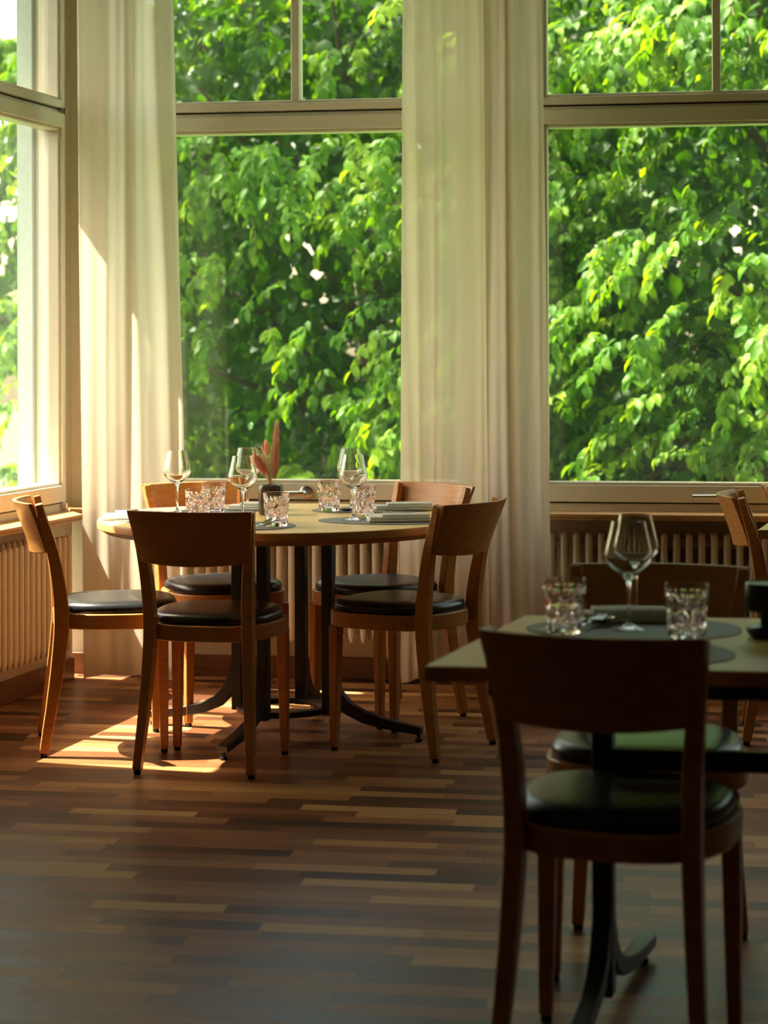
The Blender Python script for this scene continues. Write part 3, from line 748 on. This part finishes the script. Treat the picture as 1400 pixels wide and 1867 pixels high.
# ------------------------------------------------------------------ curtains
def curtain(xa0, xa1, xb0, xb1, Y, slope, z0, z1, folds, amp, mat, label, seed, lean=0):
    """xa: x range at the top, xb: at the hem"""
    R = random.Random(seed); nx, nz = 170, 60; V, F = [], []
    ph = [R.random() * 6.28 for _ in range(6)]
    for side in (0, 1):
        for j in range(nz + 1):
            v = j / nz; z = z1 + (z0 - z1) * v
            for i in range(nx + 1):
                u = i / nx
                x = (xa0 + (xb0 - xa0) * v) * (1 - u) + (xa1 + (xb1 - xa1) * v) * u
                w = u + .035 * math.sin(u * 9 + ph[0] + v * 2.2) + .02 * math.sin(v * 5 + u * 4 + ph[1])
                a = amp * (1 - .35 * v) * (.65 + .35 * math.sin(u * 7 + ph[2]))
                y = a * math.sin(w * folds * 6.283 + ph[3]) + .35 * a * math.sin(w * folds * 2.3 * 6.283 + ph[4] + v * 1.5) + .006 * math.sin(v * 9 + u * 12 + ph[5])
                zz = z + (.004 * math.sin(w * folds * 6.283 + ph[3] + 1) + .008 * math.sin(u * 4)) * v ** 6
                if i < 3 and j > nz - 3: zz -= .012
                V.append((x, Y + slope * x + y + (.0008 if side else 0), zz))
    n1 = (nx + 1) * (nz + 1)
    for j in range(nz):
        for i in range(nx):
            a = j * (nx + 1) + i; F.append((a, a + 1, a + nx + 2, a + nx + 1))
    me = bpy.data.meshes.new('curtain'); me.from_pydata(V[:n1], [], F); me.update()
    o = finish(bpy.data.objects.new('curtain', me), mat, None, ang=180)
    s = o.modifiers.new('t', 'SOLIDIFY'); s.thickness = .0008
    # hem band as a child
    hv, hf = [], []
    for j, dz in ((nz, 0), (nz, .045)):
        for i in range(nx + 1):
            p = V[nz * (nx + 1) + i]; hv.append((p[0], p[1] - .0016, p[2] + dz))
    for i in range(nx): hf.append((i, i + 1, i + nx + 2, i + nx + 1))
    h = obj('hem', (hv, hf), mat, o)
    tag(o, label, 'curtain', 'cream floor-length curtains'); return o
curtain(-1.175, -.815, -1.155, -.745, 7.62, -.155, .045, 3.22, 2.6, .034, M['cur1'], 'sheer cream curtain hanging in the left corner, beside the side window', 3)
curtain(.078, .40, .055, .43, 7.60, -.155, .055, 3.22, 3.2, .030, M['cur2'], 'sheer cream curtain between the back windows, left panel showing the frame through it', 8)
curtain(.365, .572, .385, .615, 7.53, -.155, .055, 3.22, 1.8, .036, M['cur3'], 'denser cream curtain panel beside the right window frame', 12)
rail = obj('curtain_rail', box(-.75, 5.0, -.36, -.335, 3.215, 3.24), M['frame'], None, bevel=.003); place(rail, BW)
tag(rail, 'cream curtain rail along the back wall above the curtains', 'curtain rail')

# ------------------------------------------------------------------ outside
gnd = struct(obj('ground', box(-60, 60, 8.6, 90, -1.4, -1.2), M['grass'], smooth=False))

def leaves(P, D, Nn, size, wid, rng):
    """P base positions, D directions (tip), Nn approx normals; returns verts, faces arrays"""
    n = len(P)
    D = D / np.linalg.norm(D, axis=1, keepdims=True)
    Sd = np.cross(D, Nn); Sd /= np.linalg.norm(Sd, axis=1, keepdims=True) + 1e-9
    Nn = np.cross(Sd, D)
    L = size * rng.uniform(.65, 1.25, n)
    w = L * wid * rng.uniform(.85, 1.15, n)
    T = [(0, 0, 0), (-1, .35, .10), (0, .38, 0), (1, .35, .10), (-.85, .70, .03), (0, .72, -.06), (.85, .70, .03), (0, 1, -.18)]
    V = np.zeros((n, 8, 3))
    for k, (a, b, c) in enumerate(T):
        V[:, k] = P + Sd * (a * w)[:, None] + D * (b * L)[:, None] + Nn * (c * L)[:, None]
    base = np.array([(0, 2, 1, 1), (0, 3, 2, 2), (1, 2, 5, 4), (2, 3, 6, 5), (4, 5, 7, 7), (5, 6, 7, 7)])
    return V.reshape(-1, 3), n
def leaf_object(name, V, n, mat, parent):
    tri = [(0, 2, 1), (0, 3, 2), (1, 2, 5), (1, 5, 4), (2, 3, 6), (2, 6, 5), (4, 5, 7), (5, 6, 7)]
    T = np.array(tri); F = (T[None, :, :] + (np.arange(n) * 8)[:, None, None]).reshape(-1, 3)
    me = bpy.data.meshes.new(name)
    me.vertices.add(len(V)); me.vertices.foreach_set('co', V.astype(np.float32).ravel())
    me.loops.add(len(F) * 3); me.loops.foreach_set('vertex_index', F.astype(np.int32).ravel())
    me.polygons.add(len(F)); me.polygons.foreach_set('loop_start', (np.arange(len(F)) * 3).astype(np.int32)); me.polygons.foreach_set('loop_total', np.full(len(F), 3, np.int32))
    me.update(calc_edges=True); me.validate()
    o = bpy.data.objects.new(name, me); o.data.materials.append(mat); COL.objects.link(o); o.parent = parent
    me.polygons.foreach_set('use_smooth', [True] * len(F))
    return o
def tree(C, R, nspray, nfill, label, seed, lsize=.098, mats=('leaf', 'leafd'), front=True, group=None, base=-1.2, zlo=-1.0, yf=.9):
    rng = np.random.default_rng(seed)
    t = empty('tree', (C[0], C[1], base), 0, label, 'tree', group)
    C = np.array(C, float); O = np.array([C[0], C[1], base])
    Rv = np.array(R, float)
    P, D, NN = [], [], []
    twigs = []
    cnt = 0; clump = []
    while cnt < nspray:
        if not clump:
            d = rng.normal(size=3); d /= np.linalg.norm(d)
            if front and d[1] > .35: continue
            cc = C + d * Rv * (rng.uniform(.55, 1.06) ** .7)
            if cc[2] < zlo: continue
            clump = [cc + np.array([rng.normal() * .34, rng.normal() * .30, -abs(rng.normal()) * .10 + rng.normal() * .07]) for _ in range(int(rng.integers(5, 13)))]
        s = clump.pop(); d = (s - C) / Rv; d /= np.linalg.norm(d)
        cnt += 1
        out = d * np.array([1, 1, .35]) + rng.normal(size=3) * .35 + np.array([0, 0, -.05]); out /= np.linalg.norm(out)
        Ls = rng.uniform(.30, .65); nl = int(rng.integers(16, 30)); prev = s.copy(); pts = [s.copy()]
        dirv = out.copy()
        side = np.cross(dirv, [0, 0, 1]); side /= np.linalg.norm(side) + 1e-6
        for k in range(nl):
            dirv = dirv + np.array([0, 0, -.06]); dirv /= np.linalg.norm(dirv)
            prev = prev + dirv * Ls / nl; pts.append(prev.copy())
            sg = 1 if k % 2 else -1
            ld = dirv * .55 + side * sg * rng.uniform(.3, .9) + np.array([0, 0, -rng.uniform(.25, .95)]) + rng.normal(size=3) * .18
            P.append(prev + rng.normal(size=3) * .012); D.append(ld); NN.append(np.array([0, 0, 1.]) + rng.normal(size=3) * .35 + out * .5)
        twigs.append(pts[::max(1, nl // 4)])
    P = np.array(P); D = np.array(D); NN = np.array(NN)
    V, n = leaves(P - O, D, NN, lsize, .27, rng)
    leaf_object('foliage', V, n, M[mats[0]], t)
    # inner mass, its shade put into a darker leaf colour
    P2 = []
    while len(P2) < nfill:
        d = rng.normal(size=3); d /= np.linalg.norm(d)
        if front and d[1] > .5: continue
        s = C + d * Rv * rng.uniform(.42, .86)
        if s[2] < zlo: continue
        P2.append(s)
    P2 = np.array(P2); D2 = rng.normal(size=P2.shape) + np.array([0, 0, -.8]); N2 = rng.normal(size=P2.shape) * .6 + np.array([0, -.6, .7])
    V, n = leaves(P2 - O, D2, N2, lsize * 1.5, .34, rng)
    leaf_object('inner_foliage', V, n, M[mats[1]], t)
    # trunk and boughs
    tr = [tube([(0, 0, 0), (.05, 0, 1.2), (-.03, .05, C[2] - base)], [.24, .2, .12], 12)]
    for k in range(16):
        d = rng.normal(size=3); d /= np.linalg.norm(d); d[1] = -abs(d[1]) if k % 3 else d[1]
        e = (C - O) + d * Rv * .78; s = np.array([0, 0, max(.6, (e[2]) * .55)])
        m = (s + e) / 2 + np.array([0, 0, .25])
        tr.append(tube([tuple(s), tuple(m), tuple(e)], [.075, .045, .014], 7))
    obj('trunk', join(*tr), M['bark'], t)
    tw = []
    for p in twigs[::3]:
        tw.append(tube([tuple(q - O) for q in p], [.006] + [.004] * (len(p) - 1), 4, cap=False))
    obj('twigs', join(*tw), M['bark'], t)
    return t
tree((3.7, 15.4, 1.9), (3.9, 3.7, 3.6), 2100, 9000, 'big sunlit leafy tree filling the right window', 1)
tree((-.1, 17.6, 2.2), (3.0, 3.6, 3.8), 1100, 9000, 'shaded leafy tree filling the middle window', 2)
tree((-6.6, 24, 3.2), (3.4, 3, 4.0), 300, 900, 'paler tree seen through the left side window', 3)
tree((2, 26, 2.5), (8.5, 3, 5.5), 500, 9000, 'dark dense trees closing the view behind the other trees', 4, lsize=.26)
tree((-4.3, 16.5, 8.8), (3.0, 2.6, 2.7), 260, 2200, 'added tall tree out of view, its high crown shading the middle window tree', 5, front=False)  # unseen tree added to shade the one behind the middle window
tree((3.5, 13.6, -.5), (2.7, 1.7, 2.1), 900, 2600, 'bright lower limbs of the big tree, built as a separate tree low in the right window', 9)  # lower limbs of the big tree, added as their own crown
